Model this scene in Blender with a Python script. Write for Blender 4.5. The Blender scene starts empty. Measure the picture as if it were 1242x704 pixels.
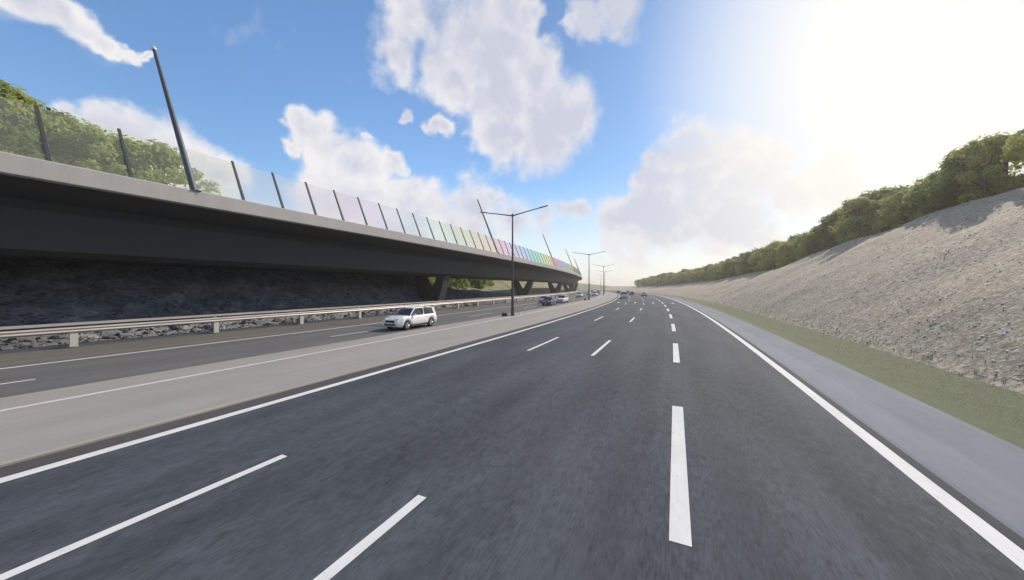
import bpy, bmesh, math, random
from mathutils import Vector, Matrix, noise
R = random.Random(7)
C = bpy.context.scene.collection
scene = bpy.context.scene
D2R = math.radians

# ------------------------------------------------------------------ camera
F_PX, W_PX, CAM_H = 420.0, 1242.0, 3.35
YAW = math.atan(198.0 / 420.0)                       # turned left of the road
cam_d = bpy.data.cameras.new('camera'); cam = bpy.data.objects.new('camera', cam_d); C.objects.link(cam)
cam_d.sensor_width = 36.0; cam_d.lens = 36.0 * F_PX / W_PX
cam_d.shift_y = -3.5 / W_PX
cam_d.clip_start = 0.05; cam_d.clip_end = 20000
cam.location = (0, 0, CAM_H); cam.rotation_euler = (D2R(90), 0, YAW)
scene.camera = cam

# ------------------------------------------------------------------ sky and sun
SUN_EL, SUN_AZ = D2R(37.0), D2R(26.0)                # azimuth clockwise from +Y (road ahead)
sun_dir = Vector((math.sin(SUN_AZ) * math.cos(SUN_EL), math.cos(SUN_AZ) * math.cos(SUN_EL), math.sin(SUN_EL)))
scene.view_settings.view_transform = 'Standard'; scene.view_settings.look = 'None'
scene.view_settings.gamma = 1.0; scene.view_settings.exposure = 0.25
sd = bpy.data.lights.new('sun', 'SUN'); sd.energy = 3.9; sd.angle = D2R(0.53); sd.color = (1.0, 0.90, 0.76)
so = bpy.data.objects.new('sun', sd); C.objects.link(so)
so.rotation_euler = (-sun_dir).to_track_quat('-Z', 'Y').to_euler()

CX, Y0 = 621.0, 348.5
CY, SY = math.cos(YAW), math.sin(YAW)
def ray(px, py):                                      # direction in the world of a bearing measured in the photograph
    a, b = (px - CX) / F_PX, (Y0 - py) / F_PX
    return Vector((a * CY - SY, a * SY + CY, b)).normalized()

world = bpy.data.worlds.new('World'); scene.world = world; world.use_nodes = True
nt = world.node_tree; nt.nodes.clear()
class NB:                                             # small helper to write node trees
    def __init__(s, nt): s.nt = nt
    def n(s, t, **k):
        o = s.nt.nodes.new(t)
        for a, b in k.items(): setattr(o, a, b)
        return o
    def put(s, sock, v):
        if hasattr(v, 'links'): s.nt.links.new(v, sock)
        else: sock.default_value = v
    def math(s, op, a, b=None, c=None, clamp=False):
        o = s.n('ShaderNodeMath', operation=op, use_clamp=clamp)
        for i, v in enumerate((a, b, c)):
            if v is not None: s.put(o.inputs[i], v)
        return o.outputs[0]
    def vec(s, op, a, b=None):
        o = s.n('ShaderNodeVectorMath', operation=op); s.put(o.inputs[0], a)
        if b is not None:
            s.put(o.inputs['Scale' if op == 'SCALE' else 1], b)
        return o.outputs['Value' if op in ('DISTANCE', 'DOT_PRODUCT', 'LENGTH') else 'Vector']
    def rng(s, v, a, b, c=0.0, d=1.0, kind='LINEAR'):
        o = s.n('ShaderNodeMapRange', interpolation_type=kind); s.put(o.inputs[0], v)
        for i, q in enumerate((a, b, c, d)): s.put(o.inputs[i + 1], q)
        return o.outputs[0]
    def noise(s, v, scale, detail=5, rough=.55, dist=0.0):
        o = s.n('ShaderNodeTexNoise'); s.put(o.inputs['Vector'], v); s.put(o.inputs['Scale'], scale)
        o.inputs['Detail'].default_value = detail; o.inputs['Roughness'].default_value = rough; o.inputs['Distortion'].default_value = dist
        return o.outputs[0]
    def mix(s, f, a, b, mode='MIX'):
        o = s.n('ShaderNodeMix', data_type='RGBA', blend_type=mode); s.put(o.inputs[0], f); s.put(o.inputs[6], a); s.put(o.inputs[7], b)
        return o.outputs[2]
    def mapping(s, v, scale=(1, 1, 1), loc=(0, 0, 0)):
        o = s.n('ShaderNodeMapping'); s.put(o.inputs[0], v); o.inputs['Scale'].default_value = scale; o.inputs['Location'].default_value = loc
        return o.outputs[0]
    def bump(s, h, strength=.3, dist=.02):
        o = s.n('ShaderNodeBump'); s.put(o.inputs['Height'], h); o.inputs['Strength'].default_value = strength; o.inputs['Distance'].default_value = dist
        return o.outputs[0]
w = NB(nt)
SKY_STRENGTH = 0.133
HAZE = 0.0007
sky = w.n('ShaderNodeTexSky', sky_type='NISHITA', sun_disc=False, sun_elevation=SUN_EL, sun_rotation=SUN_AZ)
sky.air_density = 1.25; sky.dust_density = .25; sky.ozone_density = 2.2
d = w.n('ShaderNodeTexCoord').outputs['Generated']
CLOUDS = [  # bearings (photograph pixels) and radii of the puffs of the clouds in view
 (30,2,46),(70,18,36),(105,38,26),(135,58,20),(160,70,14),(178,72,9),(140,10,17),
 (100,150,32),(140,160,46),(190,178,50),(235,205,44),(270,225,34),(160,205,60),
 (375,160,30),(400,175,40),(440,195,46),(475,195,20),(420,245,66),(355,180,20),
 (505,22,52),(560,50,62),(615,18,48),(645,10,24),(490,78,34),(545,105,46),(600,125,60),(650,105,52),(690,140,52),(660,165,54),(600,165,42),(705,150,36),(530,163,15),(610,60,46),
 (491,147,13),(456,157,7),
 (715,14,36),(760,-6,40),(690,28,18),
 (490,245,36),(530,252,36),(575,250,40),(620,268,36),(665,268,30),(600,238,22),(500,265,50),(560,285,60),
 (850,205,62),(795,212,36),(830,245,66),(900,215,50),(800,270,56),(755,262,36),(880,270,60),(700,255,22),
 (1010,205,36),(965,235,36),(1000,240,40)]
def colour_noise(v, scale, detail):
    o = w.n('ShaderNodeTexNoise'); w.put(o.inputs['Vector'], v); o.inputs['Scale'].default_value = scale; o.inputs['Detail'].default_value = detail
    o.inputs['Roughness'].default_value = .6
    return w.vec('SUBTRACT', o.outputs['Color'], (.5, .5, .5))
dw = w.vec('ADD', d, w.vec('SCALE', colour_noise(d, 6.0, 3), .16))
dw = w.vec('ADD', dw, w.vec('SCALE', colour_noise(d, 19.0, 4), .05))
fld = None
for px, py, r in CLOUDS:
    c0 = ray(px, py)
    rr = .25 * sum((ray(px + a * r, py + b * r) - c0).length for a, b in ((1, 0), (-1, 0), (0, 1), (0, -1)))
    v = w.rng(w.vec('DISTANCE', dw, tuple(c0)), 0.0, rr * 1.5, 1.0, 0.0)
    fld = v if fld is None else w.math('SMOOTH_MAX', fld, v, .18)
fwd = tuple(ray(621, 250))
outside = w.rng(w.vec('DOT_PRODUCT', d, fwd), .62, .40, 0, 1, 'SMOOTHSTEP')
sp = w.n('ShaderNodeSeparateXYZ'); w.put(sp.inputs[0], d); dz = sp.outputs[2]
other = w.rng(w.noise(w.mapping(d, (1, 1, 1.7), (3.1, 1.7, .4)), 2.6, 2, .5), .50, .68, 0, .9)
fld = w.math('MAXIMUM', fld, w.math('MULTIPLY', other, outside))
def cloud_noise(v):
    return w.math('ADD', w.math('MULTIPLY', w.noise(v, 7.0, 7, .56, .25), .75), w.math('MULTIPLY', w.noise(v, 24.0, 5, .6), .25))
n1 = cloud_noise(d)
n2 = cloud_noise(w.vec('ADD', d, tuple(sun_dir * .035 + Vector((0, 0, .012)))))
den = w.math('ADD', fld, w.math('MULTIPLY', w.math('SUBTRACT', n1, .5), 1.15))
soft = w.rng(w.noise(d, 3.0, 2), .35, .65, .14, .50)
alpha = w.rng(den, .26, w.math('ADD', .32, soft), 0, 1, 'SMOOTHSTEP')
alpha = w.math('MULTIPLY', alpha, w.rng(dz, .0, .05, 0, 1))
relief = w.math('MULTIPLY', w.math('SUBTRACT', n1, n2), 3.2)
shade = w.math('ADD', w.rng(den, .42, 1.05, 0, .85), w.math('MULTIPLY', relief, -1.0), clamp=True)
shade = w.math('ADD', shade, w.rng(w.vec('DOT_PRODUCT', d, tuple(sun_dir)), .45, .82, 0, .55), clamp=True)
ctx = w.mix(shade, (6.2, 5.95, 5.85, 1), (3.95, 4.05, 4.7, 1))
hz = w.rng(dz, .0, .30, 1, 0, 'SMOOTHSTEP')
sunang = w.vec('DOT_PRODUCT', d, tuple(sun_dir))
dim = w.rng(sunang, .35, .86, 1.0, .72, 'SMOOTHSTEP')
skyb = w.vec('SCALE', sky.outputs[0], dim)
skyc = w.mix(w.math('MULTIPLY', hz, .75), w.mix(1.0, skyb, (.80, .98, 1.16, 1), 'MULTIPLY'), (6.2, 5.85, 5.75, 1))
c1 = w.mix(w.math('MULTIPLY', alpha, .93), skyc, ctx)
# thin bright veil round the sun
veil = w.math('POWER', w.rng(w.vec('DOT_PRODUCT', d, tuple(ray(1240, 30))), .83, .98, 0, 1), 1.5)
c2 = w.mix(w.math('MULTIPLY', veil, .92), c1, (6.35, 6.1, 5.55, 1))
bg = w.n('ShaderNodeBackground'); w.put(bg.inputs[0], c2); bg.inputs[1].default_value = SKY_STRENGTH
wo = w.n('ShaderNodeOutputWorld'); nt.links.new(bg.outputs[0], wo.inputs[0])

scene.cycles.use_denoising = True
scene.cycles.max_bounces = 8; scene.cycles.transparent_max_bounces = 24
scene.cycles.sample_clamp_indirect = 6.0

# ------------------------------------------------------------------ road geometry: a straight that bends to the left
K, S0 = 0.00056, 13.0
def frame(s):
    t = max(0.0, s - S0)
    m = -2 * K * t
    q = math.sqrt(1 + m * m)
    return Vector((-K * t * t, s, 0)), Vector((m / q, 1 / q, 0)), Vector((1 / q, -m / q, 0))   # centre, along, right
def P(s, off, z=0.0):
    c, t, n = frame(s)
    p = c + n * off; p.z = z
    return p
def stations(s0, s1, step=2.0):
    n = max(1, int(math.ceil((s1 - s0) / step)))
    return [s0 + (s1 - s0) * i / n for i in range(n + 1)]
def heading(s):
    c, t, n = frame(s); return math.atan2(-t.x, t.y)

# ------------------------------------------------------------------ helpers
class MB:
    def __init__(s): s.v = []; s.f = []; s.sm = []
    def add(s, vs, fs, smooth=False):
        b = len(s.v); s.v += [tuple(v) for v in vs]
        s.f += [tuple(b + i for i in f) for f in fs]; s.sm += [smooth] * len(fs)
    def quad(s, a, b, c, d2): s.add([a, b, c, d2], [(0, 1, 2, 3)])
    def box(s, c, size, rot=0.0, taper=1.0):
        c = Vector(c); x, y, z = (q / 2 for q in size); m = Matrix.Rotation(rot, 3, 'Z')
        vs = []
        for dz_, tp in ((-z, 1.0), (z, taper)):
            for dx, dy in ((-x, -y), (x, -y), (x, y), (-x, y)):
                vs.append(c + m @ Vector((dx * tp, dy * tp, dz_)))
        s.add(vs, [(3, 2, 1, 0), (4, 5, 6, 7), (0, 1, 5, 4), (1, 2, 6, 5), (2, 3, 7, 6), (3, 0, 4, 7)])
    def hexa(s, a, b):                                 # two quads joined (bottom ring a, top ring b)
        s.add(list(a) + list(b), [(3, 2, 1, 0), (4, 5, 6, 7), (0, 1, 5, 4), (1, 2, 6, 5), (2, 3, 7, 6), (3, 0, 4, 7)])
    def tube(s, pts, radii, n=8, cap=True, smooth=True):
        pts = [Vector(p) for p in pts]; rings = []
        up = Vector((0, 0, 1))
        for i, p in enumerate(pts):
            t = (pts[min(i + 1, len(pts) - 1)] - pts[max(i - 1, 0)]).normalized()
            a = t.cross(up if abs(t.z) < .95 else Vector((1, 0, 0))).normalized(); b = t.cross(a)
            r = radii[i] if hasattr(radii, '__len__') else radii
            rings.append([p + (a * math.cos(2 * math.pi * k / n) + b * math.sin(2 * math.pi * k / n)) * r for k in range(n)])
        vs = [v for r in rings for v in r]
        fs = [(i * n + k, i * n + (k + 1) % n, (i + 1) * n + (k + 1) % n, (i + 1) * n + k) for i in range(len(pts) - 1) for k in range(n)]
        s.add(vs, fs, smooth)
        if cap:
            s.add(rings[0], [tuple(range(n))[::-1]]); s.add(rings[-1], [tuple(range(n))])
    def sweep(s, prof, ss, closed=True, smooth=False):  # prof: (offset, z) ring carried along the road
        n = len(prof); vs = [P(t, o, z) for t in ss for o, z in prof]
        fs = []
        for i in range(len(ss) - 1):
            for k in range(n if closed else n - 1):
                a, b = i * n + k, i * n + (k + 1) % n
                fs.append((a, b, b + n, a + n))
        s.add(vs, fs, smooth)
        if closed:
            s.add(vs[:n], [tuple(range(n))]); s.add(vs[-n:], [tuple(range(n))[::-1]])
    def mesh(s, name):
        me = bpy.data.meshes.new(name); me.from_pydata(s.v, [], s.f); me.update()
        me.polygons.foreach_set('use_smooth', s.sm)
        return me
    def build(s, name, mat, parent=None, loc=None, kind=None, fix=False):
        me = s.mesh(name)
        if fix:
            bm = bmesh.new(); bm.from_mesh(me); bmesh.ops.recalc_face_normals(bm, faces=bm.faces); bm.to_mesh(me); bm.free()
        return link(name, me, mat, parent, loc, kind)
def link(name, me, mat, parent=None, loc=None, kind=None):
    o = bpy.data.objects.new(name, me); C.objects.link(o)
    for m in (mat if isinstance(mat, (list, tuple)) else [mat]):
        if len(me.materials) < (len(mat) if isinstance(mat, (list, tuple)) else 1): me.materials.append(m)
    if parent: o.parent = parent
    if loc is not None: o.location = loc
    if kind: o['kind'] = kind
    return o
def tag(o, label=None, cat=None, group=None, kind=None):
    if label: o['label'] = label
    if cat: o['category'] = cat
    if group: o['group'] = group
    if kind: o['kind'] = kind
    return o
def empty(name, loc=(0, 0, 0), rz=0.0):
    o = bpy.data.objects.new(name, None); C.objects.link(o); o.location = loc; o.rotation_euler = (0, 0, rz)
    return o
def copy_tree(o, parent=None):
    c = o.copy(); C.objects.link(c)
    if parent: c.parent = parent
    for ch in list(o.children): copy_tree(ch, c)
    return c

# ------------------------------------------------------------------ materials
def mat(name, col, rough=.6, metal=0.0, var=0.0, vscale=3.0, bump=0.0, bscale=40.0, bdist=.01, spec=.5, stretch=(1, 1, 1), coord='Object', coat=0.0):
    m = bpy.data.materials.new(name); m.use_nodes = True; t = m.node_tree; t.nodes.clear(); b = NB(t)
    p = b.n('ShaderNodeBsdfPrincipled'); o = b.n('ShaderNodeOutputMaterial'); t.links.new(p.outputs[0], o.inputs[0])
    p.inputs['Roughness'].default_value = rough; p.inputs['Metallic'].default_value = metal; p.inputs['Specular IOR Level'].default_value = spec
    p.inputs['Coat Weight'].default_value = coat
    co = b.mapping(b.n('ShaderNodeTexCoord').outputs[coord], stretch)
    if var:
        f = b.math('ADD', b.math('MULTIPLY', b.noise(co, vscale, 6, .6), .7), b.math('MULTIPLY', b.noise(co, vscale * 7.3, 4, .6), .3))
        f = b.rng(f, .3, .7)
        lo = tuple(max(0, c * (1 - var)) for c in col) + (1,); hi = tuple(min(1, c * (1 + var)) for c in col) + (1,)
        b.put(p.inputs['Base Color'], b.mix(f, lo, hi))
    else:
        p.inputs['Base Color'].default_value = tuple(col) + (1,)
    if bump:
        b.put(p.inputs['Normal'], b.bump(b.noise(co, bscale, 5, .6), bump, bdist))
    m['_'] = 1
    return m

def asphalt(name, a, b_, tint, grain=1.0, rough=.72):
    m = bpy.data.materials.new(name); m.use_nodes = True; t = m.node_tree; t.nodes.clear(); b = NB(t)
    p = b.n('ShaderNodeBsdfPrincipled'); o = b.n('ShaderNodeOutputMaterial'); t.links.new(p.outputs[0], o.inputs[0])
    co = b.n('ShaderNodeTexCoord').outputs['Object']
    big = b.noise(b.mapping(co, (1.0, .22, 1)), .55, 4, .6)
    mid = b.noise(b.mapping(co, (1.0, .45, 1)), 6.5, 5, .65, .6)
    fine = b.noise(b.mapping(co, (1.0, .16, 1)), 26, 5, .75, .3)
    f = b.math('ADD', b.math('ADD', b.math('MULTIPLY', big, .34), b.math('MULTIPLY', mid, .26)), b.math('MULTIPLY', fine, .40))
    f = b.rng(f, .415, .585)
    c = b.mix(f, a + (1,), b_ + (1,))
    c = b.mix(b.rng(b.noise(b.mapping(co, (1, .3, 1)), 1.7, 3), .45, .75, 0, .45), c, tint + (1,))
    uv = b.n('ShaderNodeSeparateXYZ'); b.put(uv.inputs[0], b.n('ShaderNodeTexCoord').outputs['UV'])
    lane = b.math('COSINE', b.math('MULTIPLY', b.math('ADD', uv.outputs[0], .90), 2 * math.pi / 1.77))      # polished wheel tracks, two to a lane
    cu = b.n('ShaderNodeCombineXYZ'); b.put(cu.inputs[0], uv.outputs[0]); b.put(cu.inputs[1], b.math('MULTIPLY', uv.outputs[1], .018))
    streak = b.noise(cu.outputs[0], 2.2, 4, .6)
    c = b.mix(b.math('MULTIPLY', b.rng(lane, -.2, 1, 0, .30), b.rng(streak, .3, .7, .3, 1)), c, tuple(x * .72 for x in a) + (1,))
    c = b.mix(b.rng(streak, .56, .74, 0, .28), c, tuple(x * 1.15 for x in b_) + (1,))
    grit = b.noise(co, 150, 3, .8)
    c = b.mix(b.rng(grit, .40, .62, .55, 0), c, (a[0] * .45, a[1] * .45, a[2] * .45, 1))
    c = b.mix(b.rng(grit, .60, .75, 0, .5), c, tuple(min(1, x * 1.9) for x in b_) + (1,))
    b.put(p.inputs['Base Color'], c)
    b.put(p.inputs['Roughness'], b.rng(grit, .3, .7, rough + .06, rough + .18))
    h = b.math('ADD', b.math('MULTIPLY', grit, .5), fine)
    b.put(p.inputs['Normal'], b.bump(h, .35 * grain, .006))
    p.inputs['Specular IOR Level'].default_value = .22
    return m

M = {}
M['asphalt'] = asphalt('asphalt', (.042, .047, .057), (.118, .130, .150), (.080, .091, .108))
M['asphalt_old'] = asphalt('asphalt_old', (.125, .122, .120), (.19, .186, .182), (.15, .147, .144), .6, .75)
M['shoulder'] = asphalt('shoulder_asphalt', (.135, .128, .116), (.195, .186, .170), (.15, .142, .13), .6)
M['edge_asphalt'] = asphalt('edge_asphalt', (.075, .068, .066), (.115, .105, .1), (.09, .08, .08), .6)
M['edge_dark'] = asphalt('edge_dark', (.045, .048, .056), (.075, .08, .09), (.06, .064, .074), .6)
def paintmat():
    m = bpy.data.materials.new('road_paint'); m.use_nodes = True; t = m.node_tree; t.nodes.clear(); b = NB(t)
    p = b.n('ShaderNodeBsdfPrincipled'); o = b.n('ShaderNodeOutputMaterial'); t.links.new(p.outputs[0], o.inputs[0])
    co = b.n('ShaderNodeTexCoord').outputs['Object']
    c = b.mix(b.rng(b.noise(b.mapping(co, (1, .25, 1)), 2.2, 5, .65), .35, .65), (.60, .585, .56, 1), (.69, .68, .66, 1))
    wear = b.math('ADD', b.math('MULTIPLY', b.noise(co, 90, 3, .7), .6), b.math('MULTIPLY', b.noise(b.mapping(co, (1, .4, 1)), 9, 4, .6), .4))
    c = b.mix(b.rng(wear, .58, .66, 0, .75), c, (.13, .135, .15, 1))
    b.put(p.inputs['Base Color'], c); p.inputs['Roughness'].default_value = .75; p.inputs['Specular IOR Level'].default_value = .25
    return m
M['paint'] = paintmat()
M['old_paint'] = mat('worn_paint', (.56, .53, .51), .7, var=.12, vscale=3, bump=.2, bscale=60)
M['median'] = mat('median_concrete', (.285, .262, .236), .85, var=.13, vscale=.5, bump=.2, bscale=30, stretch=(1, .25, 1))
M['gutter'] = mat('gutter_concrete', (.145, .158, .192), .85, var=.2, vscale=.7, bump=.15, bscale=25, stretch=(1, .3, 1))
M['verge'] = mat('verge_green', (.118, .132, .07), .95, var=.16, vscale=1.1, bump=.6, bscale=55, bdist=.03)
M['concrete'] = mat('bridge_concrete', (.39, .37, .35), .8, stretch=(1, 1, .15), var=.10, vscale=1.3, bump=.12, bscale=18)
M['girder'] = mat('girder_shade', (.040, .039, .038), .8, var=.10, vscale=.35, bump=.1, bscale=12)  # near-black base colour paints in the shade under the deck slab
M['pier'] = mat('pier_concrete_shaded', (.048, .047, .046), .85, var=.14, vscale=.7, bump=.15, bscale=12)  # concrete darkened in its colour, in place of shade from the deck
M['post'] = mat('post_steel', (.035, .037, .045), .65, .2, var=.1)
M['mast'] = mat('mast_steel', (.075, .08, .095), .55, .4, var=.1)
M['tip'] = mat('mast_tip', (.75, .62, .52), .5)
M['lamp'] = mat('lamp_steel', (.075, .082, .095), .45, .5, var=.12, vscale=2)
M['lens'] = mat('lamp_lens', (.5, .5, .5), .25)
M['rail'] = mat('galvanised_rail', (.46, .42, .39), .5, .25, var=.10, vscale=.8, bump=.06, bscale=20)
M['rail_post'] = mat('rail_post', (.52, .50, .42), .6, .1, var=.1)
M['kerb'] = mat('kerb_concrete', (.30, .29, .265), .8, var=.12, vscale=2)
M['dark_metal'] = mat('dark_metal', (.06, .06, .065), .5, .3)
M['bark'] = mat('bark', (.10, .075, .05), .9, var=.25, vscale=6, bump=.5, bscale=20)
M['rubber'] = mat('rubber', (.018, .018, .018), .85)
M['rim'] = mat('rim', (.45, .45, .46), .35, .8)
M['black'] = mat('black_trim', (.02, .02, .022), .5)
M['lamp_red'] = mat('tail_red', (.45, .02, .02), .25)
M['headlight'] = mat('headlight', (.8, .82, .85), .12)
M['plate'] = mat('number_plate', (.7, .7, .66), .5)
M['windscreen'] = mat('car_glass', (.012, .016, .022), .06, spec=.7)
for k, c in dict(white=(.80, .79, .76), black=(.012, .013, .016), silver=(.46, .47, .49), grey=(.10, .105, .115), blue=(.05, .08, .16)).items():
    M['car_' + k] = mat('car_paint_' + k, c, .3, .5 if k in ('silver', 'grey') else 0.0, coat=.6)

def rockmat(name, a, b_, scale, bump=.8, green=None, speck=None):
    m = bpy.data.materials.new(name); m.use_nodes = True; t = m.node_tree; t.nodes.clear(); b = NB(t)
    p = b.n('ShaderNodeBsdfPrincipled'); o = b.n('ShaderNodeOutputMaterial'); t.links.new(p.outputs[0], o.inputs[0])
    co = b.n('ShaderNodeTexCoord').outputs['Object']
    n1 = b.noise(co, scale, 8, .65); n2 = b.noise(co, scale * 6, 5, .7)
    f = b.rng(b.math('ADD', b.math('MULTIPLY', n1, .6), b.math('MULTIPLY', n2, .4)), .33, .67)
    c = b.mix(f, a + (1,), b_ + (1,))
    if green:
        c = b.mix(b.rng(b.noise(co, .22, 5, .6), .46, .62, 0, .8), c, green + (1,))
    if speck:
        for sc, am in ((4.5, .6), (10.0, .6)):
            vo = b.n('ShaderNodeTexVoronoi'); b.put(vo.inputs['Vector'], co); vo.inputs['Scale'].default_value = sc
            sx = b.n('ShaderNodeSeparateColor'); b.put(sx.inputs[0], vo.outputs['Color'])
            c = b.mix(b.math('MULTIPLY', b.rng(sx.outputs[0], .55, 1.0), am), c, speck + (1,))
            c = b.mix(b.math('MULTIPLY', b.rng(sx.outputs[1], .70, 1.0), am), c, tuple(x * .42 for x in a) + (1,))
    b.put(p.inputs['Base Color'], c); p.inputs['Roughness'].default_value = .9
    v = b.n('ShaderNodeTexVoronoi', feature='DISTANCE_TO_EDGE'); b.put(v.inputs['Vector'], co); v.inputs['Scale'].default_value = scale * 3
    b.put(p.inputs['Normal'], b.bump(b.math('ADD', b.math('ADD', n1, n2), b.rng(v.outputs[0], 0, .12, 0, .5)), bump, .12))
    return m
M['rock'] = rockmat('dark_rock', (.045, .046, .05), (.33, .33, .342), .55)
M['stone'] = rockmat('dark_stone', (.05, .051, .054), (.21, .21, .216), .8, .5)
M['gravel_soil'] = rockmat('gravel_slope', (.25, .195, .125), (.41, .33, .22), 1.3, .18, None, (.66, .57, .45))
M['pebble'] = mat('pebble', (.66, .57, .455), .85, var=.28, vscale=.9)
M['grass_bank'] = rockmat('dry_grass_bank', (.17, .165, .085), (.30, .28, .15), .35, .5, (.10, .125, .045))
M['ground'] = rockmat('ground_soil', (.13, .125, .08), (.21, .195, .13), .05, .3, (.08, .10, .045))
M['far_hill'] = rockmat('far_hill_scrub', (.14, .145, .08), (.23, .22, .13), .03, .4, (.07, .085, .04))

def foliage(name, a, b_, c_):
    m = bpy.data.materials.new(name); m.use_nodes = True; t = m.node_tree; t.nodes.clear(); b = NB(t)
    co = b.n('ShaderNodeTexCoord').outputs['Object']; oi = b.n('ShaderNodeObjectInfo').outputs['Random']
    geo = b.n('ShaderNodeNewGeometry').outputs['Random Per Island']
    c = b.mix(b.rng(b.noise(co, .9, 3), .35, .65), a + (1,), b_ + (1,))
    c = b.mix(b.math('MULTIPLY', geo, .5), c, c_ + (1,))
    c = b.mix(b.math('MULTIPLY', oi, .35), c, (a[0] * 1.5, a[1] * 1.15, a[2], 1))
    df = b.n('ShaderNodeBsdfPrincipled'); b.put(df.inputs['Base Color'], c); df.inputs['Roughness'].default_value = .6; df.inputs['Specular IOR Level'].default_value = .25
    tr = b.n('ShaderNodeBsdfTranslucent'); b.put(tr.inputs[0], c)
    mx = b.n('ShaderNodeMixShader'); mx.inputs[0].default_value = .55
    t.links.new(df.outputs[0], mx.inputs[1]); t.links.new(tr.outputs[0], mx.inputs[2])
    o = b.n('ShaderNodeOutputMaterial'); t.links.new(mx.outputs[0], o.inputs[0])
    return m
M['leaf_dark'] = foliage('leaf_dark', (.115, .19, .05), (.175, .25, .08), (.21, .26, .10))
M['leaf_light'] = foliage('leaf_light', (.29, .36, .085), (.39, .43, .13), (.42, .44, .18))

def glassmat(name, col, body, lo=.08, hi=.36):
    m = bpy.data.materials.new(name); m.use_nodes = True; t = m.node_tree; t.nodes.clear(); b = NB(t)
    tr = b.n('ShaderNodeBsdfTransparent'); tr.inputs[0].default_value = col + (1,)
    tl = b.n('ShaderNodeBsdfTranslucent'); tl.inputs[0].default_value = body + (1,)
    df = b.n('ShaderNodeBsdfDiffuse'); df.inputs[0].default_value = body + (1,)
    m1 = b.n('ShaderNodeMixShader'); m1.inputs[0].default_value = .5; t.links.new(tl.outputs[0], m1.inputs[1]); t.links.new(df.outputs[0], m1.inputs[2])
    m2 = b.n('ShaderNodeMixShader'); lw = b.n('ShaderNodeLayerWeight'); lw.inputs[0].default_value = .5; b.put(m2.inputs[0], b.rng(lw.outputs['Facing'], .25, .95, lo, hi)); t.links.new(tr.outputs[0], m2.inputs[1]); t.links.new(m1.outputs[0], m2.inputs[2])
    o = b.n('ShaderNodeOutputMaterial'); t.links.new(m2.outputs[0], o.inputs[0])
    return m

# ------------------------------------------------------------------ terrain
def lerp_table(x, tb):
    if x <= tb[0][0]: return tb[0][1]
    for (a, va), (b, vb) in zip(tb, tb[1:]):
        if x <= b: 
            q = (x - a) / (b - a); q = q * q * (3 - 2 * q)
            return va + (vb - va) * q
    return tb[-1][1]
def sst(a, b, x):
    q = min(1, max(0, (x - a) / (b - a))); return q * q * (3 - 2 * q)
def fbm(x, y, z=0.0, o=5): return noise.fractal(Vector((x, y, z)), 1.0, 2.0, o)

RIDGE = [(-40, 11.5), (45, 11.2), (64, 10.2), (98, 7.6), (160, 6.0), (260, 4.5), (420, 3)]
def z_right(off, s):
    u = off - 9.4
    h = lerp_table(s, RIDGE)
    if u <= 0: return .02
    wdt = 15.6
    q = min(1, u / wdt)
    z = h * (q * (1.16 - .16 * q)) if q < 1 else h + (u - wdt) * .06
    z += fbm(off * .13, s * .13, 3.0) * .28 * sst(0, 3, u) + fbm(off * .6, s * .6, 9.0, 3) * .05 * sst(0, 2, u)
    return z + .02
ROCK = [(-20, 9.0), (36, 8.4), (46, 6.6), (52, 5.2), (58, 3.7), (72, 2.6), (94, 1.5), (125, .8), (400, .5)]
HILL = [(-40, 14.0), (12, 14.0), (24, 10.0), (36, 8.0), (52, 5.0), (70, 3.9), (98, 3.9), (112, 5.5), (128, 8.5), (160, 8.5), (240, 7), (420, 6)]
def z_left(off, s):
    u = -30.9 - off
    if u <= 0: return .05
    hr, hh = lerp_table(s, ROCK), lerp_table(s, HILL)
    a = .05 + .75 * sst(0, 4, u) * min(1, hr / 3)
    z = a + (hr - a) * sst(3.2, 13.5, u) if hr > a else a
    z += max(0, hh - hr) * sst(13, 27, u) + max(0, u - 34) * .03
    return z
def rough_rock(off, s):
    p = Vector((off * .5, s * .32, z_left(off, s) * .5))
    v = noise.voronoi(p * 1.5)[0]; v2 = noise.voronoi(p * 3.7)[0]
    return (v[1] - v[0]) * .55 + (v2[1] - v2[0]) * .42 + fbm(off * .25, s * .2, 5.0) * .5

def grid(name, offs, ss, zf, m, kind='structure', parent=None, jit=None):
    mb = MB(); n = len(offs); vs = []
    for s in ss:
        for o in offs:
            p = P(s, o, zf(o, s))
            if jit: p += jit(o, s)
            vs.append(p)
    fs = [(i * n + k, i * n + k + 1, (i + 1) * n + k + 1, (i + 1) * n + k) for i in range(len(ss) - 1) for k in range(n - 1)]
    mb.add(vs, fs, True)
    return mb.build(name, m, parent, kind=kind)
def frange(a, b, st):
    n = int(round((b - a) / st)); return [a + (b - a) * i / n for i in range(n + 1)]

g = MB(); g.quad((-6000, -3000, -.35), (6000, -3000, -.35), (6000, 9000, -.35), (-6000, 9000, -.35)); g.build('ground', M['ground'], kind='structure')
S_END = 420
hillside = grid('hillside', frange(9.3, 27, .45) + frange(28, 90, 3), frange(-14, 110, .8) + frange(112, S_END, 5), z_right, M['gravel_soil'])
def rz(off, s):
    u = -30.9 - off
    return z_left(off, s) + rough_rock(off, s) * sst(.0, 2.0, u) * min(1.0, lerp_table(s, ROCK) / 3) * .8
rock_slope = grid('rock_slope', frange(-46.5, -30.9, .26), frange(-14, 62, .34) + frange(63, 130, 1.2), rz, M['rock'])
def hz_(off, s):
    return z_left(off, s) + fbm(off * .1, s * .1, 1.0) * .5 * sst(46.5, 52, -off) + (rough_rock(off, s) * .8 * min(1.0, lerp_table(s, ROCK) / 3) if off > -46.6 else 0)
grid('grass_bank', frange(-130, -50, 4) + frange(-49, -46.5, .5), frange(-14, 130, 1.5) + frange(133, S_END, 6), hz_, M['grass_bank'])
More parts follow.
